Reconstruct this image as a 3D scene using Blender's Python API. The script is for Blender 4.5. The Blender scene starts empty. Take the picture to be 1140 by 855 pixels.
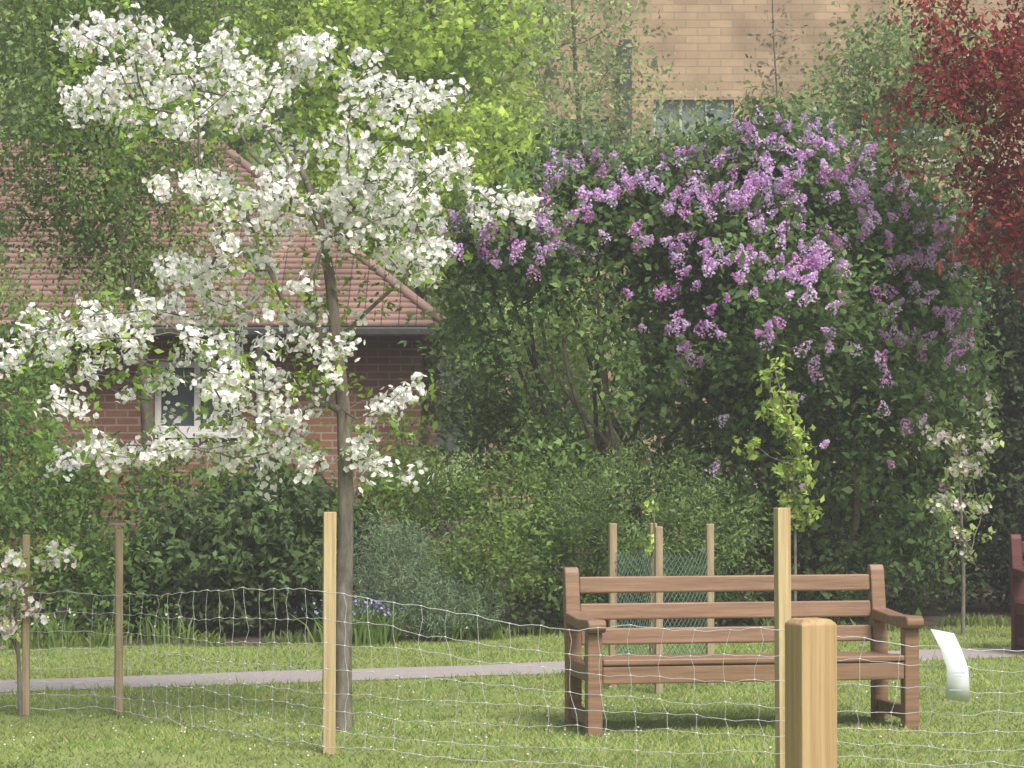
import bpy, bmesh, math
import numpy as np
from mathutils import Vector, Matrix
rng=np.random.default_rng(11)
F=3010.0; HOR=490.0; H=1.5
def P(px,py,d): return np.array([(px-570)/F*d, d, H-(py-HOR)/F*d])
def G(px,d,z=0.0): return np.array([(px-570)/F*d,d,z])
scene=bpy.context.scene
col=scene.collection

# ---------------- materials ----------------
def nt(name):
    m=bpy.data.materials.new(name); m.use_nodes=True
    n=m.node_tree; n.nodes.clear(); return m,n
def N(n,t,**k):
    x=n.nodes.new(t)
    for a,b in k.items(): setattr(x,a,b)
    return x
def leafmat(name,trans=0.4):
    m,n=nt(name)
    a=N(n,'ShaderNodeAttribute',attribute_name='Col')
    d=N(n,'ShaderNodeBsdfDiffuse'); t=N(n,'ShaderNodeBsdfTranslucent')
    m1=N(n,'ShaderNodeMixShader'); m1.inputs[0].default_value=trans
    o=N(n,'ShaderNodeOutputMaterial')
    L=n.links.new
    L(a.outputs['Color'],d.inputs['Color']); L(a.outputs['Color'],t.inputs['Color'])
    L(d.outputs[0],m1.inputs[1]); L(t.outputs[0],m1.inputs[2]); L(m1.outputs[0],o.inputs[0])
    return m
def surf(name,c1,c2,scale=8,rough=0.8,bump=0.3,stretch=(1,1,1),detail=6,spec=0.3,metal=0.0,bdist=0.01,lo=0.3,hi=0.7):
    m,n=nt(name); L=n.links.new
    tc=N(n,'ShaderNodeTexCoord'); mp=N(n,'ShaderNodeMapping'); mp.inputs['Scale'].default_value=stretch
    no=N(n,'ShaderNodeTexNoise'); no.inputs['Scale'].default_value=scale; no.inputs['Detail'].default_value=detail
    no.inputs['Roughness'].default_value=0.65
    cr=N(n,'ShaderNodeValToRGB'); cr.color_ramp.elements[0].position=lo; cr.color_ramp.elements[1].position=hi
    cr.color_ramp.elements[0].color=(*c1,1); cr.color_ramp.elements[1].color=(*c2,1)
    p=N(n,'ShaderNodeBsdfPrincipled'); p.inputs['Roughness'].default_value=rough
    p.inputs['Specular IOR Level'].default_value=spec; p.inputs['Metallic'].default_value=metal
    b=N(n,'ShaderNodeBump'); b.inputs['Strength'].default_value=bump; b.inputs['Distance'].default_value=bdist
    o=N(n,'ShaderNodeOutputMaterial')
    L(tc.outputs['Object'],mp.inputs[0]); L(mp.outputs[0],no.inputs['Vector']); L(no.outputs['Fac'],cr.inputs[0])
    L(cr.outputs[0],p.inputs['Base Color']); L(no.outputs['Fac'],b.inputs['Height']); L(b.outputs[0],p.inputs['Normal'])
    L(p.outputs[0],o.inputs[0]); return m
def brickmat(name,c1,c2,mortar,bw,bh,ms=0.01,axis='xz',offset=0.5,bump=0.4):
    m,n=nt(name); L=n.links.new
    tc=N(n,'ShaderNodeTexCoord'); sp=N(n,'ShaderNodeSeparateXYZ'); cb=N(n,'ShaderNodeCombineXYZ')
    L(tc.outputs['Object'],sp.inputs[0])
    ad=N(n,'ShaderNodeMath',operation='ADD'); L(sp.outputs['X'],ad.inputs[0])
    if axis=='xz': L(sp.outputs['Y'],ad.inputs[1])
    else: ad.inputs[1].default_value=0
    L(ad.outputs[0],cb.inputs['X']); L(sp.outputs['Z'],cb.inputs['Y'])
    br=N(n,'ShaderNodeTexBrick'); br.offset=offset
    br.inputs['Color1'].default_value=(*c1,1); br.inputs['Color2'].default_value=(*c2,1); br.inputs['Mortar'].default_value=(*mortar,1)
    br.inputs['Scale'].default_value=1; br.inputs['Brick Width'].default_value=bw; br.inputs['Row Height'].default_value=bh
    br.inputs['Mortar Size'].default_value=ms; br.inputs['Mortar Smooth'].default_value=0.3
    no=N(n,'ShaderNodeTexNoise'); no.inputs['Scale'].default_value=1.3; no.inputs['Detail'].default_value=8
    L(tc.outputs['Object'],no.inputs['Vector'])
    mr=N(n,'ShaderNodeMapRange'); mr.inputs[1].default_value=0.3; mr.inputs[2].default_value=0.7; mr.inputs[3].default_value=0.68; mr.inputs[4].default_value=1.22
    L(no.outputs['Fac'],mr.inputs[0])
    mx=N(n,'ShaderNodeVectorMath',operation='SCALE'); L(br.outputs['Color'],mx.inputs[0]); L(mr.outputs[0],mx.inputs['Scale'])
    L(cb.outputs[0],br.inputs['Vector'])
    p=N(n,'ShaderNodeBsdfPrincipled'); p.inputs['Roughness'].default_value=0.9; p.inputs['Specular IOR Level'].default_value=0.15
    b=N(n,'ShaderNodeBump',invert=True); b.inputs['Strength'].default_value=bump; b.inputs['Distance'].default_value=0.01
    L(br.outputs['Fac'],b.inputs['Height']); L(b.outputs[0],p.inputs['Normal'])
    L(mx.outputs[0],p.inputs['Base Color'])
    o=N(n,'ShaderNodeOutputMaterial'); L(p.outputs[0],o.inputs[0]); return m

M_leaf=leafmat('leaf_material',0.48)
M_leafdark=leafmat('dark_leaf_material',0.33)
M_petal=leafmat('petal_material',0.40)
M_grass=leafmat('grass_blade_material',0.45)
M_bark=surf('bark',(0.085,0.075,0.062),(0.24,0.215,0.18),25,0.95,0.7,(1,1,0.35))
M_barkdark=surf('dark_bark',(0.055,0.046,0.036),(0.15,0.125,0.10),25,0.95,0.6,(1,1,0.3))
M_post=surf('sawn_pine',(0.36,0.27,0.14),(0.54,0.43,0.25),14,0.8,0.5,(4,4,0.12),lo=0.34,hi=0.66)
M_post2=surf('treated_pine',(0.33,0.22,0.11),(0.50,0.36,0.20),16,0.85,0.5,(5,5,0.10),lo=0.32,hi=0.68)
M_postold=surf('weathered_stake',(0.22,0.17,0.11),(0.40,0.325,0.22),20,0.85,0.4,(3,3,0.2))
M_bench=surf('bench_timber',(0.16,0.094,0.058),(0.27,0.168,0.106),9,0.5,0.35,(0.25,4,4),spec=0.4,lo=0.33,hi=0.67)
M_benchr=surf('red_bench_timber',(0.07,0.022,0.022),(0.12,0.04,0.038),9,0.55,0.2,(0.25,4,4))
M_wire=surf('galvanised_wire',(0.46,0.48,0.50),(0.66,0.68,0.70),30,0.4,0.0,metal=0.2,spec=0.5)
M_net=surf('green_netting',(0.12,0.20,0.16),(0.17,0.26,0.21),30,0.5,0.0)
M_white=surf('white_paint',(0.62,0.62,0.61),(0.74,0.74,0.73),5,0.5,0.05)
M_panel=surf('white_plastic',(0.60,0.65,0.70),(0.74,0.78,0.82),5,0.5,0.05)
M_dark=surf('dark_metal',(0.03,0.032,0.032),(0.06,0.06,0.06),20,0.5,0.05)
M_soil=surf('soil',(0.045,0.035,0.026),(0.12,0.092,0.068),6,0.95,1.0,bdist=0.04)
M_path=surf('tarmac_path',(0.27,0.24,0.23),(0.38,0.345,0.335),30,0.9,0.3)
M_ground=surf('lawn',(0.13,0.18,0.055),(0.27,0.31,0.11),2.2,0.95,0.5,detail=12,bdist=0.02)
def glass(name,c):
    m,n=nt(name); p=N(n,'ShaderNodeBsdfPrincipled'); p.inputs['Base Color'].default_value=(*c,1); p.inputs['Roughness'].default_value=0.08
    no=N(n,'ShaderNodeTexNoise'); no.inputs['Scale'].default_value=0.8; b=N(n,'ShaderNodeBump'); b.inputs['Strength'].default_value=0.08
    o=N(n,'ShaderNodeOutputMaterial'); n.links.new(no.outputs['Fac'],b.inputs['Height']); n.links.new(b.outputs[0],p.inputs['Normal']); n.links.new(p.outputs[0],o.inputs[0]); return m
M_glass=glass('window_glass',(0.08,0.10,0.11)); M_glass2=glass('office_glass',(0.13,0.18,0.20))
M_curtain=surf('curtain',(0.4,0.38,0.34),(0.6,0.58,0.53),3,0.9,0.1,(6,6,0.3))

# ---------------- mesh helpers ----------------
def mk(name,v,f,mat,cols=None,parent=None,smooth=False):
    v=np.asarray(v,dtype=np.float32).reshape(-1,3); f=np.asarray(f,dtype=np.int32)
    me=bpy.data.meshes.new(name); k=f.shape[1]; nf=f.shape[0]
    me.vertices.add(len(v)); me.vertices.foreach_set('co',v.ravel())
    me.loops.add(nf*k); me.loops.foreach_set('vertex_index',f.ravel())
    me.polygons.add(nf); me.polygons.foreach_set('loop_start',np.arange(0,nf*k,k,dtype=np.int32))
    try: me.polygons.foreach_set('loop_total',np.full(nf,k,dtype=np.int32))
    except Exception: pass
    if smooth: me.polygons.foreach_set('use_smooth',np.ones(nf,dtype=bool))
    me.update(calc_edges=True)
    if cols is not None:
        a=me.attributes.new('Col','FLOAT_COLOR','POINT')
        c=np.ones((len(v),4),dtype=np.float32); c[:,:3]=np.clip(cols,0,0.95); a.data.foreach_set('color',c.ravel())
    me.materials.append(mat)
    o=bpy.data.objects.new(name,me); col.objects.link(o)
    if parent is not None: o.parent=parent
    return o
def empty(name,loc=(0,0,0),rz=0):
    e=bpy.data.objects.new(name,None); e.location=loc; e.rotation_euler=(0,0,rz); col.objects.link(e); e.empty_display_size=0.2; return e
def nrm(a): return a/(np.linalg.norm(a,axis=-1,keepdims=True)+1e-9)
def tubes(polys,sides=6):
    V=[];Q=[];off=0
    ang=np.linspace(0,2*np.pi,sides,endpoint=False); ca=np.cos(ang)[None,:,None]; sa=np.sin(ang)[None,:,None]
    for pts,rad in polys:
        pts=np.asarray(pts,float); rad=np.asarray(rad,float); n=len(pts)
        T=nrm(np.gradient(pts,axis=0)); mt=nrm(pts[-1]-pts[0])
        ref=np.array([1.0,0,0]) if abs(mt[0])<0.6 else np.array([0,1.0,0])
        U=nrm(np.cross(T,ref)); W=np.cross(T,U)
        ring=pts[:,None,:]+rad[:,None,None]*(ca*U[:,None,:]+sa*W[:,None,:])
        V.append(ring.reshape(-1,3))
        i=np.arange(n-1)[:,None]*sides; j=np.arange(sides)[None,:]; j2=(j+1)%sides
        q=np.stack([i+j,i+j2,i+sides+j2,i+sides+j],-1).reshape(-1,4)+off
        Q.append(q); off+=n*sides
    return np.concatenate(V),np.concatenate(Q)
def smoothpoly(pts,n=6):
    pts=np.asarray(pts,float); out=[]
    for i in range(len(pts)-1):
        p0=pts[max(i-1,0)];p1=pts[i];p2=pts[i+1];p3=pts[min(i+2,len(pts)-1)]
        for t in np.linspace(0,1,n,endpoint=False):
            out.append(0.5*((2*p1)+(-p0+p2)*t+(2*p0-5*p1+4*p2-p3)*t*t+(-p0+3*p1-3*p2+p3)*t**3))
    out.append(pts[-1]); return np.array(out)

def grow(trunks,targets,cost=0.3,r0=0.004,pw=2.3,wig=0.06,maxr=0.05):
    nodes=[];par=[];pl=[];
    for tr in trunks:
        for i,p in enumerate(tr): nodes.append(np.array(p)); par.append(-1); pl.append(0.15*i)
    nt0=len(nodes); targets=[np.array(t) for t in targets]
    T=np.array(targets)
    best=np.full(len(T),1e9); bi=np.zeros(len(T),int)
    def upd(k0):
        nonlocal best,bi
        for k in range(k0,len(nodes)):
            d=np.linalg.norm(T-nodes[k],axis=1)+cost*pl[k]+0.35*np.clip(nodes[k][2]-T[:,2],0,9)
            m=d<best; best[m]=d[m]; bi[m]=k
    upd(0); done=np.zeros(len(T),bool)
    while not done.all():
        b=np.where(done,1e9,best); t=int(np.argmin(b)); done[t]=True; p=int(bi[t]); a=nodes[p]; c=T[t]
        L=np.linalg.norm(c-a); k0=len(nodes); prev=p; m=max(2,min(6,int(L/0.25)+1))
        mid=rng.normal(0,1,3)*wig*L; mid[2]-=0.06*L if L>0.3 else 0
        for s in range(1,m+1):
            u=s/m; q=a+(c-a)*u+mid*4*u*(1-u)
            nodes.append(q); par.append(prev); pl.append(pl[prev]+L/m); prev=len(nodes)-1
        upd(k0)
    n=len(nodes); acc=np.zeros(n); ch=[[] for _ in range(n)]
    for i in range(n-1,nt0-1,-1):
        if acc[i]==0: acc[i]=r0**pw
        if par[i]>=0: acc[par[i]]+=acc[i]; ch[par[i]].append(i)
    r=np.minimum(acc**(1/pw),maxr)
    polys=[]; seen=set()
    for i in range(nt0,n):
        if i in seen: continue
        path=[par[i],i]; seen.add(i); cur=i
        while ch[cur]:
            c=max(ch[cur],key=lambda k:acc[k])
            if c in seen: break
            path.append(c); seen.add(c); cur=c
        rr=[r[k] for k in path]; rr[0]=min(rr[0] if par[i]>=nt0 else rr[1]*1.25,rr[1]*1.25)
        polys.append((np.array([nodes[k] for k in path]),np.array(rr)))
    return polys

def leafquads(c,a,n,L,W):
    b=nrm(np.cross(n,a)); n2=np.cross(a,b)
    L=L[:,None];W=W[:,None]
    v=np.stack([c-a*L*0.5,c+b*W*0.5-a*L*0.08+n2*L*0.06,c+a*L*0.5-n2*L*0.08,c-b*W*0.5-a*L*0.08+n2*L*0.06],1)
    return v
def toworld(blobs):
    out=[]
    for (px,py,d,rx,ry,rd) in blobs:
        out.append(np.concatenate([P(px,py,d),[rx/F*d,rd,ry/F*d]]))
    return np.array(out)
def snoise(p,s,seed=0):
    q=p*s+seed*3.7
    return (np.sin(q[:,0]*1.7+1.3*np.sin(q[:,2]*1.1+q[:,1]))+np.sin(q[:,1]*1.9+1.1*np.sin(q[:,0]*1.3))+np.sin(q[:,2]*2.1+1.4*np.sin(q[:,1]*0.9+q[:,0]*0.7)))/3
HAZE_COL=np.array([0.37,0.41,0.31])  # haze tint painted into leaf base colours, stronger with distance
def foliage(blobs,ns,k,L,leaf,cA,cB,up=0.4,out=0.6,rnd=0.6,spread=0.35,shell=0.5,aspect=0.5,gap=-2,gscale=2.5,sizevar=0.3,world=False,seed=0,var=0.2,upn=0.5,pale=None,gain=1.3):
    B=blobs if world else toworld(blobs)
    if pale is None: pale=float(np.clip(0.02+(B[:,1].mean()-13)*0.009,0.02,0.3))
    w=(B[:,3]*B[:,4]*B[:,5])**(0.7); w/=w.sum()
    i=rng.choice(len(B),ns,p=w)
    d=nrm(rng.normal(size=(ns,3))); r=shell+(1-shell)*rng.random(ns)**0.7; r*=1+0.10*rng.normal(size=ns)
    c=B[i,:3]+d*r[:,None]*B[i,3:]
    o=nrm(d/B[i,3:])
    keep=(snoise(c,gscale,seed)>gap)&(c[:,2]>0.02); c=c[keep];o=o[keep]; ns=len(c)
    sd=nrm(o*out+np.array([0,0,1.0])*up+rng.normal(size=(ns,3))*rnd*0.6)
    sl=L*(0.6+0.8*rng.random(ns)); lng=rng.random(ns)<0.07; sl[lng]*=1.9
    sc=rng.random(ns); br=1+var*rng.normal(size=ns)+0.2*snoise(c,1.6,seed+1)
    j=np.repeat(np.arange(ns),k); m=len(j)
    t=rng.random(m); pos=c[j]+sd[j]*(sl[j]*t)[:,None]+rng.normal(size=(m,3))*spread*L*0.5*(1.1-0.5*t)[:,None]
    a=nrm(sd[j]*0.5+rng.normal(size=(m,3))*0.7+np.array([0,0,-0.15]))
    n=nrm(o[j]*0.5+np.array([0,0,upn])+rng.normal(size=(m,3))*0.55)
    Ls=leaf*(1+sizevar*rng.normal(size=m)).clip(0.4,1.8)
    v=leafquads(pos,a,n,Ls,Ls*aspect)
    cA=np.array(cA)*gain;cB=np.array(cB)*gain
    cA=cA*(1-pale)+HAZE_COL*pale; cB=cB*(1-pale)+HAZE_COL*pale
    s=(sc[j]*0.7+0.3*rng.random(m))[:,None]
    cc=(cA*(1-s)+cB*s)*(br[j]*(1+0.12*rng.normal(size=m)))[:,None].clip(0.45,1.7)
    okz=v[:,:,2].min(1)>0.004
    v=v[okz]; cc=cc[okz]
    return v.reshape(-1,3),np.repeat(cc,4,axis=0),c,o
def quads(n): return np.arange(n*4).reshape(-1,4)
def addleaves(name,parts,mat,parent=None):
    v=np.concatenate([p[0] for p in parts]); c=np.concatenate([p[1] for p in parts])
    return mk(name,v,quads(len(v)//4),mat,c,parent)

def bevobj(name,bm,mat,parent=None,bev=0.006,seg=2,loc=None,rz=0):
    if bev>0:
        bmesh.ops.bevel(bm,geom=list(bm.edges),offset=bev,segments=seg,affect='EDGES',profile=0.5)
    me=bpy.data.meshes.new(name); bm.to_mesh(me); bm.free(); me.materials.append(mat)
    o=bpy.data.objects.new(name,me); col.objects.link(o)
    if parent is not None: o.parent=parent
    if loc is not None: o.location=loc
    o.rotation_euler=(0,0,rz); return o
def box(name,x0,x1,y0,y1,z0,z1,mat,parent=None,bev=0.006,loc=None,rz=0,tilt=0):
    bm=bmesh.new(); bmesh.ops.create_cube(bm,size=1)
    for v in bm.verts:
        v.co=Vector(((x0+x1)/2+v.co.x*(x1-x0),(y0+y1)/2+v.co.y*(y1-y0),(z0+z1)/2+v.co.z*(z1-z0)))
    if tilt: 
        c=Vector(((x0+x1)/2,(y0+y1)/2,(z0+z1)/2)); bmesh.ops.rotate(bm,cent=c,matrix=Matrix.Rotation(tilt,3,'X'),verts=bm.verts)
    return bevobj(name,bm,mat,parent,bev,2,loc,rz)
def prism(name,prof,x0,x1,mat,parent=None,bev=0.006):
    bm=bmesh.new(); a=[bm.verts.new((x0,y,z)) for y,z in prof]; b=[bm.verts.new((x1,y,z)) for y,z in prof]
    bm.faces.new(a); bm.faces.new(b[::-1]); n=len(prof)
    for i in range(n): bm.faces.new((a[i],b[i],b[(i+1)%n],a[(i+1)%n]))
    bmesh.ops.recalc_face_normals(bm,faces=bm.faces)
    return bevobj(name,bm,mat,parent,bev,2)

# ---------------- ground, path, soil ----------------
mk('ground',[(-200,-60,0),(200,-60,0),(200,300,0),(-200,300,0)],[(0,1,2,3)],M_ground)
def pathy(x): return 16.55+0.40*(x+2.9)+0.02*np.sin(x*2)
xs=np.linspace(-14,14,141)
hw=0.44+0.03*np.sin(xs*3.1)+0.02*np.sin(xs*7)
v=[];f=[]
for i,x in enumerate(xs):
    v+= [(x,pathy(x)-hw[i],0.004),(x,pathy(x)+hw[i],0.004)]
    if i: f.append((2*i-2,2*i,2*i+1,2*i-1))
mk('path',v,f,M_path)
def bedy(x): return 19.7+0.42*(x+2.5)*0.8+0.18*np.sin(x*1.4)+0.07*np.sin(x*4)
v=[];f=[]
for i,x in enumerate(xs):
    v+= [(x,bedy(x),0.004),(x,60,0.004)]
    if i: f.append((2*i-2,2*i,2*i+1,2*i-1))
mk('soil_bed',v,f,M_soil)

def grass():
    n=270000
    y=9.5+13.5*rng.random(n)**1.0; x=(rng.random(n)*2-1)*(1.2+y*0.24)
    p=np.stack([x,y,np.zeros(n)],1)
    keep=(np.abs(y-pathy(x))>0.43+0.05*rng.random(n))&(y<bedy(x)+0.1*rng.random(n))
    nn=snoise(p,1.2,4)*0.5+snoise(p,4.0,2)*0.5
    keep&=(rng.random(n)<0.85+0.6*nn)
    p=p[keep]; nn=nn[keep]; n=len(p)
    h=(0.015+0.014*rng.random(n))*(1+0.5*nn)
    edge=np.abs(np.abs(p[:,1]-pathy(p[:,0]))-0.45)<0.06; h[edge]*=1.6
    tuft=(snoise(p,6.0,7)>0.6); h[tuft]*=1.6
    az=rng.random(n)*6.28; lean=rng.normal(size=(n,2))*0.8
    w=0.0035+0.003*rng.random(n)
    bx=np.cos(az)*w; by=np.sin(az)*w
    a=p+np.stack([bx,by,0*bx],1); b=p-np.stack([bx,by,0*bx],1)
    t=p+np.stack([lean[:,0]*h,lean[:,1]*h,h],1)
    V=np.stack([a,b,t],1).reshape(-1,3)
    s=rng.random(n)[:,None]; c=np.array([0.225,0.335,0.09])*(1-s)+np.array([0.37,0.455,0.155])*s
    mixy=np.clip(0.5+1.2*snoise(p,2.3,12),0,1)[:,None]; c=c*(1-0.35*mixy)+np.array([0.40,0.41,0.16])*0.35*mixy
    dry=(rng.random(n)<0.07+0.08*(nn>0.3)); c[dry]=(0.48,0.43,0.25)
    c*= (1+0.32*nn)[:,None]; c[tuft]*=0.8
    mk('grass',V,np.arange(n*3).reshape(-1,3),M_grass,np.repeat(c,3,axis=0))
grass()
n=480; y=12+7*rng.random(n); x=(rng.random(n)*2-1)*(y*0.2)
tr=rng.random(n)<0.6; x[tr]=-0.9+rng.normal(size=tr.sum())*0.9; y[tr]=13.8+rng.normal(size=tr.sum())*0.9
k=(np.abs(y-pathy(x))>0.5)&(y<bedy(x)-0.2); x=x[k];y=y[k];n=len(x)
c=np.stack([x,y,0.015+0.02*rng.random(n)],1)
v=leafquads(c,nrm(rng.normal(size=(n,3))*[1,1,.2]),nrm(rng.normal(size=(n,3))*0.4+[0,-0.3,1]),np.full(n,0.013),np.full(n,0.012)).reshape(-1,3)
mk('daisies_and_petals',v,quads(n),M_petal,np.tile([[0.8,0.8,0.76]],(n*4,1)))

# ---------------- white blossom tree ----------------
CL="""100 45|130 40|150 35|120 55|90 105|110 100|82 118|150 100|175 92|200 60|225 58|235 80|260 75|275 88|190 140|220 130|245 125|275 120|290 130|300 110|312 102|130 125|140 132|165 120|340 65|357 58|325 72|305 155|215 100|250 100
400 108|415 125|440 118|450 105|470 110|490 105|505 106|430 97|385 155|400 162|440 185|460 190|420 180|470 200|450 145|515 168|518 195|512 185|570 232|582 230|556 228|530 236
182 205|210 205|230 215|260 213|290 217|315 213|330 225|250 235|275 250|380 215|395 235|420 235|440 240|460 240|476 228|410 262|435 270|460 270|480 280|440 295|465 312|476 300|450 215|300 192|320 182|345 240|360 270
200 292|188 310|215 310|240 305|225 325|258 300|310 262|290 280|250 275|300 300|330 320|395 262|350 345|400 355
20 400|8 410|40 350|30 375|55 375|75 368|95 380|110 370|130 365|150 355|166 345|120 400|100 415|90 455|140 440|170 430|186 345|200 350|230 350|250 340|280 335|215 375|240 385|270 360|300 380|320 350|340 385|360 390|376 396|290 400|240 420|232 440|258 430|310 440|320 460|280 470|295 482|330 470|350 450
75 510|100 500|120 495|130 515|150 500|165 510|180 495|200 500|190 470|220 495|240 500|260 510|285 500|310 502|340 520|330 500|352 512|300 520|400 512|420 516|410 505|430 452|450 440|465 432|440 456|416 460|352 362|60 395|105 350|265 385|205 400|265 450|245 465|300 425
85 50|115 35|140 48|160 48|100 118|120 112|75 105|185 100|205 75|240 68|265 90|285 75|200 128|230 118|260 132|425 108|460 100|480 112|410 180|430 200|450 170|385 205|400 215|425 222|445 225|465 255|475 265|450 285|455 305|480 310|375 235|415 248|345 60|330 60|220 215|245 210|275 220|305 225|322 235
78 42|92 38|112 28|140 24|165 62|120 90|140 95|205 90|300 90|155 82|350 48|245 50"""
base=[tuple(map(float,s.split())) for s in CL.replace('\n','|').split('|') if s.strip()]
tree=empty('white_blossom_tree')
trunk=np.array([G(383,14.0,-0.05),P(383,700,14),P(385,600,14.02),P(384,500,14),P(381,440,14),P(374,380,13.98),P(367,310,14),P(354,240,14.02),P(338,195,14.05),P(318,165,14.1)])
tsm=smoothpoly(trunk,6)
zt=np.linspace(0,1,len(tsm)); trad=0.041*(1-zt)**0.55+0.006; trad[:3]*=[1.35,1.15,1.05]
clus=[];
for (px,py) in base:
    dd=14+rng.normal()*0.45*(0.4+min(1.3,abs(px-370)/180))
    clus.append(P(px,py,dd))
    for q in range(rng.integers(0,3)):
        clus.append(P(px+rng.normal()*16,py+rng.normal()*10,dd+rng.normal()*0.2))
clus=np.array(clus)
polys=grow([tsm[22:]],clus,cost=0.25,r0=0.0026,wig=0.07,maxr=0.022)
v,q=tubes([(tsm,trad)]+polys,7)
mk('trunk_and_branches',v,q,M_bark,None,tree,True)
def flowers(cent,nf,R,fs,colr,name,parent,pink=0.1,petals=5):
    m=len(cent)*nf; j=np.repeat(np.arange(len(cent)),nf)
    d=nrm(rng.normal(size=(m,3))); d[:,2]=d[:,2]*0.9+0.12
    Rj=(R*(0.4+0.95*rng.random(len(cent))))[j]
    stretch=nrm(rng.normal(size=(len(cent),3)))[j]
    pos=cent[j]+d*(Rj*(0.45+0.6*rng.random(m)))[:,None]+stretch*(rng.normal(size=m)*R*0.6)[:,None]
    n=nrm(d+rng.normal(size=(m,3))*0.35); a=nrm(np.cross(n,rng.normal(size=(m,3)))); b=np.cross(n,a)
    f=fs*(0.75+0.45*rng.random(m)); V=[];C=[]
    cc=np.array(colr)*(0.93+0.07*rng.random((m,1)))
    pk=rng.random(m)<pink; cc[pk]*=np.array([1,0.86,0.90])
    for kk in range(petals):
        an=2*math.pi*kk/petals; dr=a*math.cos(an)+b*math.sin(an); sd=np.cross(n,dr)
        r=f[:,None]*0.5; cup=0.25+0.2*rng.random((m,1))
        V.append(np.stack([pos,pos+dr*r*0.62+sd*r*0.58+n*r*cup*0.8,pos+dr*r*1.05+n*r*cup,pos+dr*r*0.62-sd*r*0.58+n*r*cup*0.8],1)); C.append(cc)
    V=np.concatenate(V); C=np.concatenate(C)
    mk(name,V.reshape(-1,3),quads(len(V)),M_petal,np.repeat(C,4,axis=0),parent)
    return pos
flowers(clus,25,0.074,0.034,(0.95,0.95,0.94),'blossoms',tree,0.06)
lb=np.array([np.concatenate([c+rng.normal(size=3)*0.05+[0,0.02,-0.02],[0.11,0.11,0.09]]) for c in clus])
A=foliage(lb,850,6,0.12,0.042,(0.14,0.24,0.04),(0.28,0.38,0.09),up=0.4,shell=0.2,aspect=0.5,world=True,spread=0.5)
gb=[(160,170,14,110,45,.6),(230,180,14.2,120,50,.7),(330,130,14.2,80,60,.6),(120,420,14,90,60,.6),(230,440,14,110,70,.7),(380,330,14.1,60,70,.5),(240,270,14.3,80,60,.6),(60,470,14,60,35,.5),(420,200,14.1,70,60,.5),(170,530,14,90,25,.5),(330,420,14,60,60,.5)]
Bq=foliage(gb,420,6,0.14,0.042,(0.12,0.22,0.04),(0.27,0.38,0.09),shell=0.1,aspect=0.5,gap=-0.15,gscale=3)
addleaves('leaves',[A,Bq],M_leaf,tree)

# ---------------- lilac ----------------
lil=empty('lilac_shrub')
LB=[(500,290,21.3,42,26,0.5),(560,262,21.5,55,30,0.6),(585,300,21.6,60,32,0.6),(640,245,22,75,50,0.8),(650,200,22,40,24,0.4),(620,215,22,30,22,0.4),(725,250,22,75,52,0.9),(700,222,22,35,24,0.4),(785,200,22,45,30,0.6),(820,240,22,85,65,1.0),(870,172,21.8,48,36,0.6),(905,210,21.8,70,50,0.9),(965,260,21.8,65,55,1.0),(1015,285,22,45,45,.7),(870,340,21.4,115,85,1.2),(1010,380,22.3,65,90,1.0),(1055,425,22.6,28,60,.6),(760,325,21.8,85,60,0.8),
(930,450,21.7,105,110,1.0),(1020,490,23.0,55,100,.9),(840,520,21.8,85,90,0.9),(960,590,22.7,85,75,.8),(780,440,22,55,80,.6)]
stems=[]
for (bx,tx,ty,td,r) in [(600,545,310,21.8,.03),(630,585,300,22,.035),(660,610,290,22.2,.03),(690,640,280,21.9,.04),(700,690,320,22,.045),(720,740,330,21.9,.04),(740,790,340,22,.045),(790,860,330,21.9,.05),(850,940,350,21.8,.05),(900,1000,400,21.8,.045),(665,700,300,22.3,.03),(645,560,290,22.3,.03),(680,625,310,21.5,.026),(700,600,300,21.6,.026),(705,665,310,21.7,.028)]:
    b=G(bx,td+0.2+rng.normal()*0.1,-0.05); t=P(tx,ty,td)
    m1=b+(t-b)*0.35+np.array([rng.normal()*0.14-0.12*np.sign(tx-bx),rng.normal()*.1,0.12]); m2=b+(t-b)*0.7+np.array([rng.normal()*0.14,rng.normal()*.1,0.08])
    s=smoothpoly([b,m1,m2,t],5); stems.append((s,np.linspace(r,r*0.4,len(s))))
L1=foliage(LB,9000,11,0.28,0.066,(0.06,0.12,0.035),(0.14,0.23,0.07),up=0.6,out=0.6,shell=0.45,aspect=0.6,gap=-0.32,gscale=2.4,spread=0.5,seed=3)
L2=foliage([(540,400,21.4,55,80,.4),(640,490,21.3,90,50,.4),(560,345,21.4,75,40,.5),(720,390,21.4,50,70,.5),(640,350,21.4,80,35,.4)],680,9,0.27,0.06,(0.07,0.13,0.035),(0.17,0.27,0.07),shell=0.1,aspect=0.6,gap=-0.12,gscale=3,seed=5)
addleaves('leaves',[L1,L2],M_leaf,lil)
tg=L1[2][rng.choice(len(L1[2]),240,replace=False)]
polys=grow([s[8:] for s,_ in stems],tg,cost=0.3,r0=0.004,wig=0.08,maxr=0.02)
v,q=tubes(stems+polys,6); mk('stems',v,q,M_barkdark,None,lil,True)
def fdepth(px,py):
    best=None
    for (cx,cy,cd,rx,ry,rd) in LB:
        u=((px-cx)/(rx*1.15))**2+((py-cy)/(ry*1.15))**2
        if u<1:
            d=cd-rd*1.15*math.sqrt(1-u)
            if best is None or d<best: best=d
    return best
pan=[];dirs=[]
def dens(px,py):
    if px>700:
        edge=150+ (abs(px-860)/220)**2*90
        w=1.0 if py<edge+140 else max(0.0,1-(py-edge-140)/200)
        return w*(0.6+0.4*min(1,max(0,(px-720)/100)))*(0.7 if py>300 else 1)+0.04
    return 0.55 if py<290 else 0.06
tries=0
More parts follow.
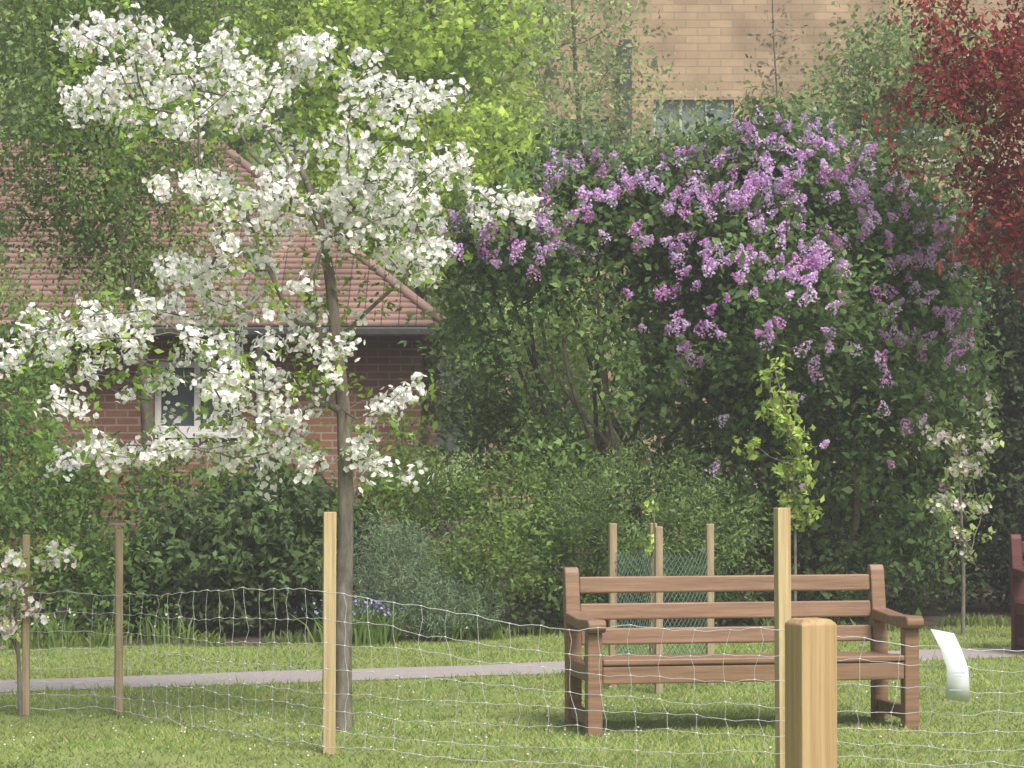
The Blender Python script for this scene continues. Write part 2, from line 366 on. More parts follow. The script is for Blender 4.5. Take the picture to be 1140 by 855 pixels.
while len(pan)<400 and tries<40000:
    tries+=1; px=rng.uniform(470,1095); py=rng.uniform(130,560)
    d=fdepth(px,py)
    if d is None: continue
    pp=np.array([[px/38,py/38,0.0]])
    if rng.random()>dens(px,py)*(0.6+0.6*snoise(pp,1.3,9)[0]): continue
    c0=P(px,py,d-0.08+0.1*rng.random()); 
    dr=np.array([rng.normal()*0.7,-0.5+rng.normal()*0.4,0.8])
    pan.append(c0); dirs.append(dr)
    if rng.random()<0.3: pan.append(c0+np.array([rng.normal()*0.05,rng.normal()*0.04,0.03])); dirs.append(dr+rng.normal(size=3)*0.5)
LW=toworld(LB)
for i in range(240):
    b=LW[rng.integers(0,14)]; d=nrm(rng.normal(size=3)); d[2]=abs(d[2])
    pan.append(b[:3]+d*b[3:]*1.16); dirs.append(d+[0,0,0.8])
pan=np.array(pan);dirs=nrm(np.array(dirs))
m=len(pan);k=66;j=np.repeat(np.arange(m),k)
ln=(0.07+0.08*rng.random(m))[j]; t=rng.random(m*k)
rad=ln*0.36*(1-t)**0.7*(0.7+0.5*rng.random(m*k))+0.005
an=rng.random(m*k)*6.28; u=nrm(np.cross(dirs,[0.3,1,0.2]))[j]; w=np.cross(dirs[j],u)
o=u*np.cos(an)[:,None]+w*np.sin(an)[:,None]
pos=pan[j]+dirs[j]*(ln*t)[:,None]+o*rad[:,None]
v=leafquads(pos,nrm(rng.normal(size=(m*k,3))),nrm(o+dirs[j]*0.4+rng.normal(size=(m*k,3))*0.4),np.full(m*k,0.021),np.full(m*k,0.02)).reshape(-1,3)
s=rng.random(m)[j][:,None]*0.8+0.2*rng.random((m*k,1))
c=np.array([0.66,0.40,0.74])*(1-s)+np.array([0.84,0.68,0.92])*s
dk=(rng.random(m)<0.25)[j]; c[dk]*=np.array([0.88,0.62,0.80])
mk('flower_panicles',v,quads(m*k),M_petal,np.repeat(c,4,axis=0),lil)

# ---------------- background / other trees ----------------
def tree_obj(name,trunkpx,blobs,ns,k,L,leaf,cA,cB,r=0.08,mat=M_leaf,ntg=80,tr_mat=M_barkdark,**kw):
    e=empty(name)
    fo=foliage(blobs,ns,k,L,leaf,cA,cB,**kw)
    addleaves('leaves',[fo],mat,e)
    tp=smoothpoly(trunkpx,5); tr=np.linspace(r,r*0.25,len(tp))
    polys=[]
    if ntg:
        tg=fo[2][rng.choice(len(fo[2]),min(ntg,len(fo[2])),replace=False)]
        polys=grow([tp[len(tp)//3:]],tg,cost=0.3,r0=r*0.05,wig=0.08,maxr=r*0.5)
    v,q=tubes([(tp,tr)]+polys,6); mk('trunk_and_branches',v,q,tr_mat,None,e,True)
    return e
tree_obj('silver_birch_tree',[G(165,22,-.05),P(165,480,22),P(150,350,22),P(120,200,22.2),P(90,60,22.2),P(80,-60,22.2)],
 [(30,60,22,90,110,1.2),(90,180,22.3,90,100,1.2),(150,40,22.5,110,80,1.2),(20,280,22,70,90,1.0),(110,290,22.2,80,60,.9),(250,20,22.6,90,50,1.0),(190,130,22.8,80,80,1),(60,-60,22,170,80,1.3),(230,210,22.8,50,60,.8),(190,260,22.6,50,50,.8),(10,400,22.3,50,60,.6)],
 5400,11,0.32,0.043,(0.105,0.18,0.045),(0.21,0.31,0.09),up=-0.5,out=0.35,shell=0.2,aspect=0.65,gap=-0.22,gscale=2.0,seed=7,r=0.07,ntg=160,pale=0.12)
tree_obj('field_maple_tree',[G(470,33,-.05),P(470,400,33),P(465,250,33),P(455,120,33),P(450,0,33)],
 [(470,120,33,100,90,1.6),(530,180,33,75,70,1.3),(420,200,33,80,70,1.3),(380,90,33.5,80,70,1.4),(480,30,33.5,110,60,1.5),(555,230,32.5,60,40,1),(330,20,34,110,70,1.5),(440,270,33,80,50,1.2)],
 4000,11,0.42,0.09,(0.24,0.35,0.04),(0.38,0.50,0.10),up=0.2,out=0.7,shell=0.3,aspect=0.7,gap=-0.25,gscale=1.3,seed=2,r=0.12,ntg=120,pale=0.12)
tree_obj('sparse_young_tree',[G(650,38,-.05),P(650,400,38),P(648,200,38),P(640,60,38),P(635,-80,38)],
 [(620,60,38,60,100,1.5),(670,160,38,80,60,1.5),(610,190,38,60,50,1.2),(690,60,38.5,50,70,1.3),(740,165,39,60,40,1.3),(840,165,39,60,35,1.2),(790,150,39,40,25,1.0)],
 1250,7,0.5,0.075,(0.19,0.27,0.09),(0.31,0.38,0.15),up=0.3,shell=0.1,aspect=0.6,gap=-0.2,gscale=1.2,seed=4,r=0.07,ntg=200)
tree_obj('hawthorn_tree',[G(940,32,-.05),P(940,400,32),P(945,250,32),P(960,120,32)],
 [(950,135,32,60,60,1.2),(1000,90,32,60,70,1.2),(960,70,32,40,35,1),(1040,140,32,60,70,1.2),(910,165,32,40,30,1),(1070,80,31,60,80,1.2)],
 1700,9,0.42,0.07,(0.14,0.22,0.07),(0.28,0.37,0.13),up=0.2,shell=0.2,aspect=0.6,gap=-0.2,gscale=1.6,seed=6,r=0.08,ntg=120)
tree_obj('purple_leaf_plum_tree',[G(1230,20,-.05),P(1228,400,20),P(1215,250,20),P(1190,100,20),P(1170,-20,20)],
 [(1100,40,20,75,35,.6),(1055,100,20,50,20,.4),(1110,130,20,70,28,.5),(1040,185,20,50,14,.4),(1120,195,20,60,28,.5),(1095,270,20,50,16,.4),(1060,10,20,50,20,.5),(1150,240,20,50,40,.6),(1180,80,20,80,90,1),(1010,122,20,35,8,.3),(1120,300,20,40,20,.4),(1090,75,20,60,25,.5)],
 1450,9,0.22,0.052,(0.17,0.03,0.04),(0.42,0.10,0.095),up=0.2,out=0.5,shell=0.15,aspect=0.55,gap=-0.2,gscale=3.0,seed=8,r=0.08,ntg=130,mat=M_leaf,gain=1.0,pale=0.02)
tree_obj('dark_holly_tree',[G(1130,23.5,-.05),P(1130,500,23.5),P(1135,350,23.5),P(1140,250,23.5)],
 [(1125,320,23.5,75,90,1),(1110,450,23.5,55,110,.9),(1150,560,23.5,70,120,1),(1180,400,23.5,80,150,1),(1100,590,23.8,45,80,.6)],
 3200,10,0.24,0.055,(0.034,0.054,0.032),(0.072,0.108,0.055),up=0.1,shell=0.5,aspect=0.6,seed=9,r=0.1,ntg=40,mat=M_leafdark,pale=0.03)
def mass(name,blobs,ns,k,L,leaf,cA,cB,mat=M_leaf,**kw):
    fo=foliage(blobs,ns,k,L,leaf,cA,cB,**kw); return addleaves(name,[fo],mat)
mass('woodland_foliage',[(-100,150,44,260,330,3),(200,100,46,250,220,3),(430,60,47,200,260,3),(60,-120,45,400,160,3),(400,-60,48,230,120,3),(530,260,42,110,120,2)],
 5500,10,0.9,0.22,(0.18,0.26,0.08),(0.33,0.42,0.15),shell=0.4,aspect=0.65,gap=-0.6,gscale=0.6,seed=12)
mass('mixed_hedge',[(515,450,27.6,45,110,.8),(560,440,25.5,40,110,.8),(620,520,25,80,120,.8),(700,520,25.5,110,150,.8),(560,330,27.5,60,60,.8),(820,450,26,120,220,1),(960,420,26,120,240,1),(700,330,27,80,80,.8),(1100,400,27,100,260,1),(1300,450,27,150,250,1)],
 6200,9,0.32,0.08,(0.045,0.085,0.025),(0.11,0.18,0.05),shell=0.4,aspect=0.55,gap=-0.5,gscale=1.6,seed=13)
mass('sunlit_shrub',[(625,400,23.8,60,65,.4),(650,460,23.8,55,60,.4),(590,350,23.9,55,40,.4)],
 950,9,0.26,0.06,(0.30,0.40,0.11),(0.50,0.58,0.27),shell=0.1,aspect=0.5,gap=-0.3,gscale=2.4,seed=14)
mass('privet_shrub',[(530,470,21.9,35,70,.4),(560,510,21.9,60,55,.5),(610,535,21.8,60,40,.4),(525,390,22.4,28,50,.4),(450,520,22,40,25,.4)],
 1150,10,0.28,0.05,(0.07,0.13,0.032),(0.165,0.255,0.06),up=0.9,shell=0.3,aspect=0.5,gap=-0.15,gscale=3,seed=24)
mass('dark_laurel_shrub',[(240,630,20.8,75,70,.7),(320,620,21,70,80,.7),(190,650,20.8,55,60,.6),(370,640,21.2,50,80,.6),(290,565,21.3,65,30,.6)],
 2400,10,0.22,0.07,(0.03,0.056,0.018),(0.085,0.14,0.04),shell=0.5,aspect=0.5,gap=-0.38,gscale=3,seed=15,mat=M_leafdark)
mass('green_shrub',[(40,600,21,80,80,.7),(120,590,21,70,70,.7),(-40,620,21,70,90,.7),(80,670,20.6,90,55,.5),(30,530,21.3,60,50,.6),(150,660,20.6,50,55,.5),(10,460,21.8,45,60,.5),(200,560,21.4,40,40,.4)],
 2700,10,0.25,0.052,(0.065,0.135,0.028),(0.15,0.25,0.055),shell=0.5,aspect=0.5,gap=-0.35,gscale=3,seed=16)
mass('spiraea_shrub',[(500,605,20.9,70,55,.6),(470,555,21.2,55,30,.6),(550,630,20.8,60,55,.5),(570,575,21.3,55,45,.6),(430,575,21.4,45,35,.5)],
 2000,11,0.26,0.042,(0.085,0.155,0.032),(0.20,0.30,0.07),up=0.8,shell=0.5,aspect=0.45,gap=-0.3,gscale=3,seed=17)
mass('round_willow_shrub',[(710,590,20.9,85,72,.8),(780,605,21,58,60,.7),(650,625,20.9,45,50,.6)],
 2500,12,0.20,0.038,(0.095,0.16,0.05),(0.19,0.275,0.09),up=0.6,shell=0.7,aspect=0.4,gap=-0.42,gscale=3,seed=18)
mass('rosemary_bush',[(440,650,20.2,45,60,.35),(470,690,20.1,40,35,.3),(405,690,20.3,30,35,.3),(515,690,20.4,40,30,.3)],
 1400,16,0.2,0.04,(0.11,0.165,0.10),(0.21,0.285,0.17),up=1.2,rnd=0.4,spread=0.25,shell=0.3,aspect=0.16,seed=19)
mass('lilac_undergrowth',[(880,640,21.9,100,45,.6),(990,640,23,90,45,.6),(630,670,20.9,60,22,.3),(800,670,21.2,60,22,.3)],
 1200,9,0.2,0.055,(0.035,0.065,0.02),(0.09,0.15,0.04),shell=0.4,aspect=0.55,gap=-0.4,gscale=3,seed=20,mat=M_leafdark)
def tufts(name,n,x0,x1,h,cA,cB,off=0.1,w=0.008,flower=None):
    e=empty(name)
    k=rng.integers(0,max(2,n//25),n); cx=np.sort(rng.uniform(x0,x1,n//25+2))[k]; x=cx+rng.normal(size=n)*0.06
    y=bedy(x)+off+rng.normal(size=n)*0.08+ (k%5)*0.08
    hh=h*(0.6+0.6*rng.random(n)); az=rng.random(n)*6.28; le=rng.normal(size=(n,2))*0.35
    p=np.stack([x,y,np.zeros(n)],1); s=np.stack([np.cos(az)*w,np.sin(az)*w,0*az],1)
    mid=p+np.stack([le[:,0]*hh*.4,le[:,1]*hh*.4,hh*0.6],1); t=p+np.stack([le[:,0]*hh*1.2,le[:,1]*hh*1.2,hh],1)
    V=np.stack([p-s,p+s,mid+s,mid-s],1); V2=np.stack([mid-s,mid+s,t+s*.1,t-s*.1],1)
    V=np.concatenate([V,V2]).reshape(-1,3); r=rng.random((n,1)); c=np.array(cA)*(1-r)+np.array(cB)*r; c=np.concatenate([c,c])
    mk('leaves',V,quads(len(V)//4),M_leaf,np.repeat(c,4,axis=0),e)
    if flower:
        m=flower[0]; ii=rng.integers(0,n,m); pos=t[ii]+rng.normal(size=(m,3))*0.025+[0,-0.05,0.03]
        v=leafquads(pos,nrm(rng.normal(size=(m,3))),nrm(rng.normal(size=(m,3))),np.full(m,0.028),np.full(m,0.022)).reshape(-1,3)
        mk('flowers',v,quads(m),M_petal,np.tile([flower[1]],(m*4,1)),e)
tufts('bluebell_plants',420,-1.35,-0.8,0.26,(0.13,0.22,0.06),(0.23,0.33,0.10),off=-0.25,flower=(200,(0.48,0.44,0.82)))
tufts('daffodil_leaves',400,-3.8,1.2,0.19,(0.14,0.23,0.06),(0.27,0.37,0.12),off=0.0,flower=(40,(0.75,0.75,0.6)))
tufts('bed_edge_weeds',1300,-5,4.5,0.09,(0.15,0.22,0.06),(0.27,0.36,0.11),off=-0.02,w=0.009)

# ---------------- saplings ----------------
def sapling(name,bx,d,pts,blobs,ns,k,leaf,cA,cB,fl=None,r=0.012,L=0.12,nf=6):
    e=empty(name); base=G(bx,d,-0.03); tp=smoothpoly([base]+[P(*p) for p in pts],5)
    fo=foliage(blobs,ns,k,L,leaf,cA,cB,up=0.3,shell=0.0,aspect=0.55,spread=0.5)
    addleaves('leaves',[fo],M_leaf,e)
    tg=fo[2][rng.choice(len(fo[2]),min(40,len(fo[2])),replace=False)]
    polys=grow([tp[6:]],tg,cost=0.5,r0=0.0022,wig=0.05,maxr=0.007)
    v,q=tubes([(tp,np.linspace(r,r*0.35,len(tp)))]+polys,6); mk('stem',v,q,M_bark,None,e,True)
    if fl: flowers(fo[2][rng.choice(len(fo[2]),min(fl,len(fo[2])),replace=False)],nf,0.05,0.038,(0.93,0.91,0.9),'blossoms',e,0.3)
sapling('young_pear_tree',884,17.6,[(885,600,17.6),(882,520,17.6),(872,450,17.6),(862,410,17.6)],
 [(862,420,17.6,16,14,.12),(868,460,17.6,24,16,.16),(882,490,17.6,20,18,.16),(888,525,17.6,22,18,.16),(885,560,17.6,24,14,.14),(832,498,17.6,8,10,.08),(898,582,17.6,16,12,.12),(848,455,17.6,14,8,.1)],135,6,0.052,(0.22,0.32,0.06),(0.40,0.50,0.14),L=0.08)
sapling('young_apple_tree',1071,20.9,[(1072,640,20.9),(1070,580,20.9),(1068,520,20.9),(1070,480,20.9)],
 [(1045,490,20.9,20,12,.2),(1092,485,20.9,14,25,.2),(1070,520,20.9,26,14,.2),(1098,458,20.9,8,14,.1),(1055,560,20.9,26,16,.2),(1095,570,20.9,18,16,.15),(1075,600,20.9,20,14,.15)],90,6,0.055,(0.22,0.31,0.09),(0.38,0.47,0.18),fl=46,r=0.018,L=0.11,nf=8)
sapling('young_cherry_tree',24,14.7,[(22,740,14.7),(18,690,14.7),(15,640,14.7),(12,600,14.7)],
 [(12,630,14.7,18,16,.12),(30,680,14.7,24,8,.12),(5,690,14.7,18,14,.12),(60,620,14.7,22,14,.12),(15,655,14.7,15,15,.1)],80,4,0.04,(0.18,0.28,0.06),(0.30,0.38,0.1),fl=44,r=0.014,L=0.09,nf=7)
sapling('guarded_sapling',727,16.5,[(727,660,16.5),(727,600,16.5),(728,568,16.5)],[(728,568,16.5,10,4,.04),(727,610,16.5,10,15,.05)],14,4,0.05,(0.25,0.36,0.08),(0.45,0.55,0.15),r=0.006,L=0.05)

# ---------------- posts ----------------
def post(name,bx,d,h,w,mat,rz=0.2,bev=0.006,parent=None,lean=(0,0),top=0):
    bm=bmesh.new(); bmesh.ops.create_cube(bm,size=1)
    for v in bm.verts:
        z=h if v.co.z>0 else -0.15
        v.co=Vector((v.co.x*w+lean[0]*z,v.co.y*w+lean[1]*z,z))
    if top:
        tf=[f for f in bm.faces if f.calc_center_median().z>h-0.01][0]
        bmesh.ops.inset_region(bm,faces=[tf],thickness=top,depth=0)
        for v in tf.verts: v.co.z+=top*0.7
    g=G(bx,d); 
    return bevobj(name,bm,mat,parent,bev,2,tuple(g),rz)
post('fence_post',366.5,13.0,1.155,0.060,M_post,0.15,lean=(0.003,0),bev=0.003)
post('fence_post',133,14.8,1.01,0.042,M_postold,0.3)
post('fence_post',872,12.0,1.20,0.060,M_post,0.25,lean=(-0.006,0),bev=0.003)
post('fence_post',-150,15.0,1.05,0.05,M_postold,0.3)
post('fence_post',1420,11.6,1.15,0.062,M_post,0.25)
post('tree_stake',30,14.75,0.985,0.040,M_postold,0.1)
post('gate_post',902,5.5,1.128,0.080,M_post2,0.36,bev=0.003,top=0.014)

# ---------------- wire fence ----------------
def fence():
    pts=[(-150,15.0,.68),(30,14.8,.67),(133,14.8,.665),(366.5,12.96,.765),(620,12.4,.665),(872,11.96,.66),(1060,11.8,.60),(1250,11.7,.62),(1420,11.6,.70)]
    top=smoothpoly([G(a,b,c) for a,b,c in pts],14)
    seg=np.r_[0,np.cumsum(np.linalg.norm(np.diff(top,axis=0),axis=1))]; Lt=seg[-1]
    S=np.arange(0,Lt,0.15); hs=[0.0,0.13,0.25,0.37,0.50,0.66,0.82,1.0]
    def at(s,h):
        s=np.asarray(s); q=np.stack([np.interp(s,seg,top[:,i]) for i in range(3)],-1); z=q[...,2]
        q[...,2]=0.03+(z-0.03)*h
        return q
    grid=np.zeros((len(S),len(hs),3))
    jit=rng.normal(size=(len(S),len(hs)))*0.006
    drift=np.cumsum(rng.normal(size=(len(S),len(hs)))*0.004,axis=0); drift-=drift.mean(0)
    for j,h in enumerate(hs):
        g=at(S+0.02*np.sin(S*1.3+j*0.7)+rng.normal(size=len(S))*0.008,h); g[:,2]+=jit[:,j]+0.4*drift[:,j]+0.012*np.sin(S*2.2+j)
        g[:,1]+=-0.035+0.008*np.sin(S*3+j); g[:,2]=g[:,2].clip(0.012); grid[:,j]=g
    polys=[]
    for j in range(len(hs)):
        p=smoothpoly(grid[:,j],3); p[1::3,2]-=0.006; r=0.0018 if j in(0,len(hs)-1) else 0.0013
        polys.append((p,np.full(len(p),r)))
    for i in range(len(S)):
        p=grid[i].copy(); p=smoothpoly(p,2); p[1::2,0]+=rng.normal(size=len(p[1::2]))*0.006
        polys.append((p,np.full(len(p),0.0011)))
    for i in range(len(S)):
        for j in range(len(hs)):
            g=grid[i,j]; polys.append((np.array([g-[0.006,0,0],g,g+[0.006,0,0]]),np.array([0.002,0.0033,0.002])))
    v,q=tubes(polys,4); mk('wire_fence',v,q,M_wire,None,None,True)
fence()

# ---------------- tree guard ----------------
tg=empty('tree_guard')
gp=[(682,16.3),(727,17.0),(790,16.5),(733,16.0)]
hs=[1.0,0.98,0.99,0.99]
for i,((a,b),h) in enumerate(zip(gp,hs)): post('stake_%d'%(i+1),a,b,h,0.045,M_postold,0.2,parent=tg)
order=[gp[3],gp[0],gp[1],gp[2],gp[3]]
polys=[]
for s in range(4):
    A0=G(*order[s]);B0=G(*order[s+1]); W=np.linalg.norm(B0-A0); nn=max(4,int(W/0.05))
    z0,z1=0.08,0.86; rows=int((z1-z0)/0.05)
    for a in range(-rows,nn+1):
        for sg in (1,-1):
            pl=[]
            for r in range(rows+1):
                u=(a+r) if sg==1 else (a+rows-r)
                if 0<=u<=nn:
                    q=A0+(B0-A0)*(u/nn); z=z0+(z1-z0)*r/rows-0.06*math.sin(math.pi*u/nn)*(r/rows); q=np.array([q[0],q[1]+0.01*math.sin(u+r*1.3),z]); pl.append(q)
            if len(pl)>1: polys.append((np.array(pl),np.full(len(pl),0.0016)))
v,q=tubes(polys,3); mk('netting',v,q,M_net,None,tg,True)

# ---------------- bench ----------------
def bench(loc,rz,mat,W=1.72):
    e=empty('park_bench',loc,rz); hw=W/2; t=0.078
    for s,nm in((-1,'left'),(1,'right')):
        x0,x1=(s*hw,s*hw-s*t); x0,x1=min(x0,x1),max(x0,x1)
        prism('back_leg_'+nm,[(-0.035,0),(0.04,0),(0.04,0.36),(0.10,0.80),(0.085,0.83),(0.045,0.83),(0.028,0.80),(-0.035,0.38)],x0,x1,mat,e,0.007)
        ax0,ax1=x0-0.008,x1+0.008
        prism('arm_'+nm,[(-0.56,0.525),(-0.585,0.545),(-0.585,0.575),(-0.56,0.592),(-0.30,0.582),(0.0,0.600),(0.0,0.545),(-0.30,0.53)],ax0,ax1,mat,e,0.008)
        prism('front_leg_'+nm,[(-0.53,0),(-0.45,0),(-0.45,0.528),(-0.53,0.524)],x0,x1,mat,e,0.007)
        prism('side_rail_'+nm,[(-0.448,0.27),(-0.037,0.27),(-0.037,0.35),(-0.448,0.35)],x0+0.012,x1-0.012,mat,e,0.005)
        prism('foot_rail_'+nm,[(-0.448,0.05),(-0.037,0.05),(-0.037,0.115),(-0.448,0.115)],x0+0.014,x1-0.014,mat,e,0.005)
    xi=hw-t-0.002
    for i,(z,y) in enumerate([(0.735,0.052),(0.595,0.033),(0.465,0.016)]):
        box('back_rail_%d'%(i+1),-xi,xi,y-0.02,y+0.02,z-0.043,z+0.043,mat,e,0.008,tilt=-0.12)
    box('front_apron',-xi,xi,-0.525,-0.487,0.262,0.352,mat,e,0.007)
    box('rear_apron',-xi,xi,-0.03,0.0,0.27,0.35,mat,e,0.006)
    for i in range(4):
        y0=-0.535+i*0.123
        box('seat_slat_%d'%(i+1),-xi,xi,y0,y0+0.108,0.357-0.008*min(i,2),0.388-0.008*min(i,2),mat,e,0.008)
    return e
bl=G(630,14.22); br=G(986,14.55)
ctr=(bl+br)/2; rz=math.atan2(br[1]-bl[1],br[0]-bl[0])
bench((ctr[0],ctr[1],0),rz,M_bench,W=float(np.linalg.norm(br-bl)))
b2=G(1126,19.2)
bench((b2[0]+0.86,b2[1]+0.1,0),0.1,M_benchr,W=1.72)

# ---------------- white sign on the fence ----------------
pn=empty('white_sign')
rows=[((1035,700),(1061,705),11.74),((1046,722),(1070,724),11.70),((1053,743),(1077,744),11.66),((1053,762),(1078,762),11.68),((1051,777),(1077,781),11.70)]
v=[];f=[]
for i,(a,b,d) in enumerate(rows):
    for u in range(3):
        t=u/2; v.append(P(a[0]+(b[0]-a[0])*t,a[1]+(b[1]-a[1])*t,d))
    if i:
        for u in range(2): f.append(((i-1)*3+u,(i-1)*3+u+1,i*3+u+1,i*3+u))
o=mk('panel',v,f,M_panel,None,pn,False); md=o.modifiers.new('s','SOLIDIFY'); md.thickness=0.003
M_grey=surf('grey_print',(0.35,0.40,0.46),(0.46,0.51,0.56),40,0.6,0)
for i,(y_,x0_,x1_) in enumerate([(748,1057,1073),(752,1057,1070),(767,1056,1072)]):
    pa=P(x0_,y_,11.640); pb=P(x1_,y_+0.5,11.640); box('print_line_%d'%i,0,pb[0]-pa[0],-0.0005,0.0005,-0.004,0.0,M_grey,pn,0,loc=tuple(pa))

# ---------------- house ----------------
house=empty('brick_house')
M_hb=brickmat('red_brick',(0.23,0.11,0.075),(0.165,0.08,0.058),(0.24,0.20,0.165),0.225,0.075,0.010)
M_tile=brickmat('clay_tiles',(0.27,0.175,0.152),(0.195,0.125,0.108),(0.08,0.055,0.05),0.17,50,0.006,axis='x',bump=0.3)
xr=P(495,368,26.3)[0]; zE=2.57; yE=26.3; zR=4.7; xl=-9.5
wx1=xr-0.25; wy0=26.75; wy1=32.6
wins=[(P(172,0,wy0)[0],P(266,0,wy0)[0],1.58,2.28)]
edges=[xl]+[e for w in wins for e in w[:2]]+[wx1]
for i in range(0,len(edges),2): box('wall_front_%d'%i,edges[i],edges[i+1],wy0,wy0+0.25,0,2.56,M_hb,house,0)
for i,w in enumerate(wins):
    box('wall_below_%d'%i,w[0],w[1],wy0,wy0+0.25,0,w[2],M_hb,house,0)
    box('wall_above_%d'%i,w[0],w[1],wy0,wy0+0.25,w[3],2.56,M_hb,house,0)
    box('sill_%d'%i,w[0]-0.06,w[1]+0.06,wy0-0.06,wy0-0.003,w[2]-0.06,w[2],M_white,house,0.004)
    box('glass_%d'%i,w[0]+.05,w[1]-.05,wy0+0.09,wy0+0.10,w[2]+.05,w[3]-.05,M_glass,house,0)
    box('curtain_%d'%i,w[0]+.08,w[0]+.08+(w[1]-w[0])*0.35,wy0+0.13,wy0+0.15,w[2]+.02,w[3]-.02,M_curtain,house,0)
    for nm,a,b,c,d in(('l',w[0],w[0]+.06,w[2],w[3]),('r',w[1]-.06,w[1],w[2],w[3]),('m',(w[0]+w[1])/2-.03,(w[0]+w[1])/2+.03,w[2]+.061,w[3]-.061),('b',w[0]+.061,w[1]-.061,w[2],w[2]+.06),('t',w[0]+.061,w[1]-.061,w[3]-.06,w[3])):
        box('frame_%d_%s'%(i,nm),a,b,wy0+0.03,wy0+0.08,c,d,M_white,house,0.003)
box('wall_side',wx1-0.25,wx1-0.002,wy0+0.252,wy1,0,2.56,M_hb,house,0)
box('wall_back',xl,wx1-0.252,wy1-0.25,wy1,0,2.56,M_hb,house,0)
box('wall_west',xl,xl+0.25,wy0+0.252,wy1-0.252,0,2.56,M_hb,house,0)
box('soffit',xl,xr-0.02,yE+0.02,wy1+0.3,2.562,2.60,M_dark,house,0)
box('gutter',xl,xr,yE-0.09,yE+0.015,zE-0.06,zE+0.03,M_dark,house,0.02)
def slope(name,Ea,Eb,Ra,Rb,n):
    V=[];Fc=[]; Ea,Eb,Ra,Rb=map(np.array,(Ea,Eb,Ra,Rb)); nrml=nrm(np.cross(Eb-Ea,Ra-Ea)); 
    if nrml[2]<0: nrml=-nrml
    for i in range(n):
        t0=i/n;t1=(i+1)/n
        a=Ea+(Ra-Ea)*t0+nrml*0.03; b=Eb+(Rb-Eb)*t0+nrml*0.03; c=Eb+(Rb-Eb)*t1+nrml*0.006; d=Ea+(Ra-Ea)*t1+nrml*0.006
        a0=a-nrml*0.03;b0=b-nrml*0.03; k=len(V); V+=[a,b,c,d,a0,b0]; Fc+=[(k,k+1,k+2,k+3),(k+4,k+5,k+1,k)]
    return mk(name,V,Fc,M_tile,None,house)
zE2=2.61; yB=wy1+0.45; yRd=(yE+yB)/2; hx=xr-(yRd-yE)*0.75
slope('roof_front',(xl,yE,zE2),(xr,yE,zE2),(xl,yRd,zR),(hx,yRd,zR),34)
slope('roof_hip',(xr,yE,zE2),(xr,yB,zE2),(hx,yRd,zR),(hx,yRd+.001,zR),34)
slope('roof_back',(xr,yB,zE2),(xl,yB,zE2),(hx,yRd,zR),(xl,yRd,zR),34)
v,q=tubes([(np.array([[xl,yRd,zR+.02],[hx,yRd,zR+.02]]),np.array([.09,.09])),(np.array([[hx,yRd,zR+.02],[xr,yE,zE2+.03]]),np.array([.05,.05]))],8)
mk('ridge_tiles',v,q,M_tile,None,house,True)
v,q=tubes([(np.array([G(290,26.68,0),G(290,26.68,2.5)]),np.array([.04,.04]))],8); mk('downpipe',v,q,M_white,None,house,True)

# ---------------- large building ----------------
bld=empty('brick_office_building')
M_bb=brickmat('buff_brick',(0.39,0.285,0.185),(0.315,0.225,0.145),(0.27,0.21,0.15),0.45,0.15,0.014,bump=0.3)
D=52.0
def bx(px): return (px-570)/F*D
def bz(py): return H-(py-HOR)/F*D
W0=bx(540);W1=bx(1330);TOP=13.0
wl=[(bx(588),bx(680),bz(168),bz(132)),(bx(728),bx(818),bz(152),bz(110)),(bx(960),bx(1050),bz(152),bz(110))]
M_frame=surf('grey_frame',(0.34,0.37,0.38),(0.44,0.47,0.48),6,0.6,0.05)
cur=W0
for i,(a,b,z0,z1) in enumerate(wl):
    box('wall_%d'%i,cur,a,D,D+.3,0,TOP,M_bb,bld,0)
    box('wall_under_%d'%i,a,b,D,D+.3,0,z0,M_bb,bld,0); box('wall_over_%d'%i,a,b,D,D+.3,z1,TOP,M_bb,bld,0)
    box('glass_%d'%i,a,b,D+.14,D+.16,z0,z1,M_glass2,bld,0)
    n=3
    for q_ in range(n+1):
        xx=a+(b-a-0.05)*q_/n; box('frame_%d_%d'%(i,q_),xx,xx+.05,D+.08,D+.138,z0,z1,M_frame,bld,0)
    box('sill_%d'%i,a-.1,b+.1,D-.08,D-.003,z0-.08,z0,M_frame,bld,0)
    cur=b
box('wall_end',cur,W1,D,D+.3,0,TOP,M_bb,bld,0)
box('wall_flank_l',W0,W0+.3,D+.302,D+12,0,TOP,M_bb,bld,0); box('wall_flank_r',W1-.3,W1,D+.302,D+12,0,TOP,M_bb,bld,0)
box('flat_roof',W0-.3,W1+.3,D-.3,D+12.3,TOP+.003,TOP+.4,M_dark,bld,0)
box('string_course',W0,W1,D-.06,D-.003,bz(172)-.25,bz(172)-.05,surf('stone_band',(0.35,0.3,0.24),(0.45,0.39,0.31),3),bld,0)
box('vent_stack',bx(689),bx(703),D-.35,D-.01,bz(190),bz(45),M_dark,bld,0.02)
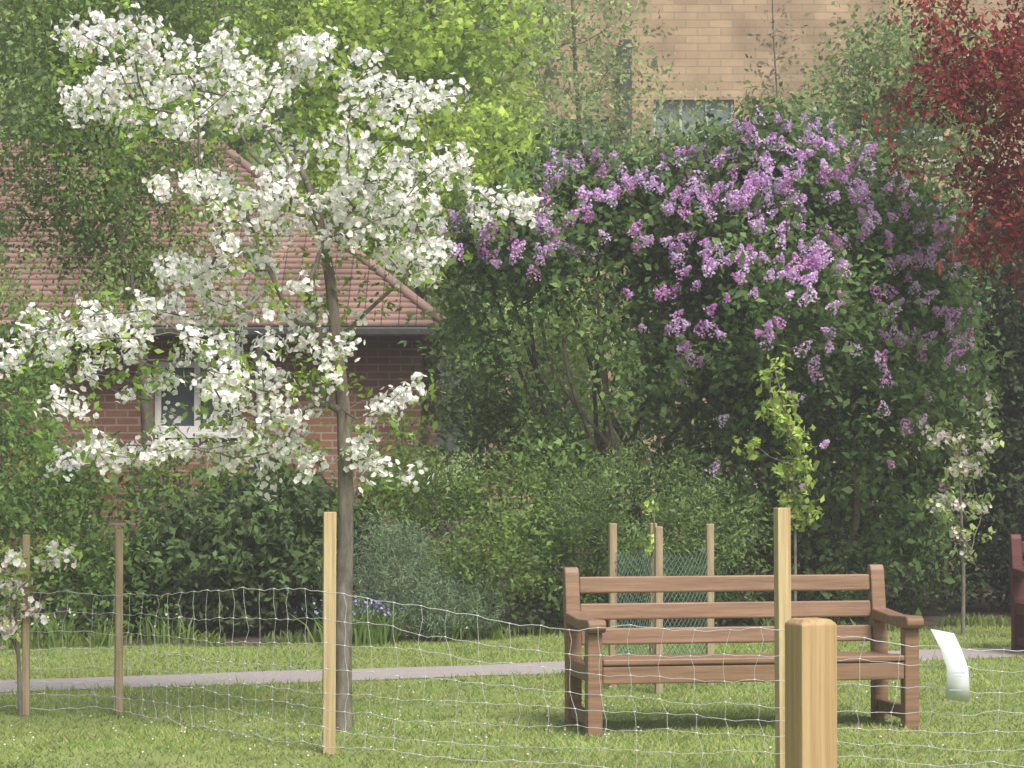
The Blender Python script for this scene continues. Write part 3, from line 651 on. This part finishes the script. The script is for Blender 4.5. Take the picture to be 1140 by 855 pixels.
tree_obj('ivy_stem_plant',[G(870,45,-.05),P(870,300,45),P(868,150,45),P(862,40,45),P(860,-40,45)],
 [(868,90,45,25,90,.6),(855,170,45,25,40,.6)],120,5,0.4,0.10,(0.14,0.10,0.07),(0.25,0.22,0.12),r=0.03,ntg=60,shell=0.1,aspect=0.4)

# ---------------- uniform haze volume, added to match a soft lens glare ----------------
m,n=nt('veil_haze'); vs=N(n,'ShaderNodeVolumeScatter'); vs.inputs['Density'].default_value=0.0024; vs.inputs['Color'].default_value=(1,1,1,1); vs.inputs['Anisotropy'].default_value=0.0
o_=N(n,'ShaderNodeOutputMaterial'); n.links.new(vs.outputs[0],o_.inputs['Volume'])
box('veil_haze',-90,90,-30,120,-1,26,m,None,0)

# ---------------- world, sun, camera ----------------
S=Vector((0.40,-0.80,1.15)).normalized()
w=bpy.data.worlds.new('World'); scene.world=w; w.use_nodes=True; n=w.node_tree; n.nodes.clear()
sk=N(n,'ShaderNodeTexSky'); sk.sky_type='NISHITA'; sk.sun_disc=False; sk.sun_elevation=math.asin(S.z); sk.sun_rotation=math.atan2(S.x,S.y)
sk.air_density=1.2; sk.dust_density=6.0; sk.ozone_density=0.6
bg=N(n,'ShaderNodeBackground'); bg.inputs[1].default_value=0.15; wo=N(n,'ShaderNodeOutputWorld')
n.links.new(sk.outputs[0],bg.inputs[0]); n.links.new(bg.outputs[0],wo.inputs[0])
sl=bpy.data.lights.new('sun','SUN'); sl.energy=4.2; sl.angle=math.radians(22); sl.color=(1,0.97,0.92)
so=bpy.data.objects.new('sun',sl); col.objects.link(so); so.rotation_euler=S.to_track_quat('Z','Y').to_euler(); so.location=(5,-5,12)
cam=bpy.data.cameras.new('camera'); cam.sensor_width=36; cam.lens=36*F/1140; cam.clip_end=1000; cam.clip_start=0.1
co=bpy.data.objects.new('camera',cam); col.objects.link(co); co.location=(0,0,H); co.rotation_euler=(math.radians(90)+math.atan((HOR-427.5)/F),0,0)
scene.camera=co
scene.view_settings.view_transform='Standard'; scene.view_settings.look='None'; scene.view_settings.exposure=0
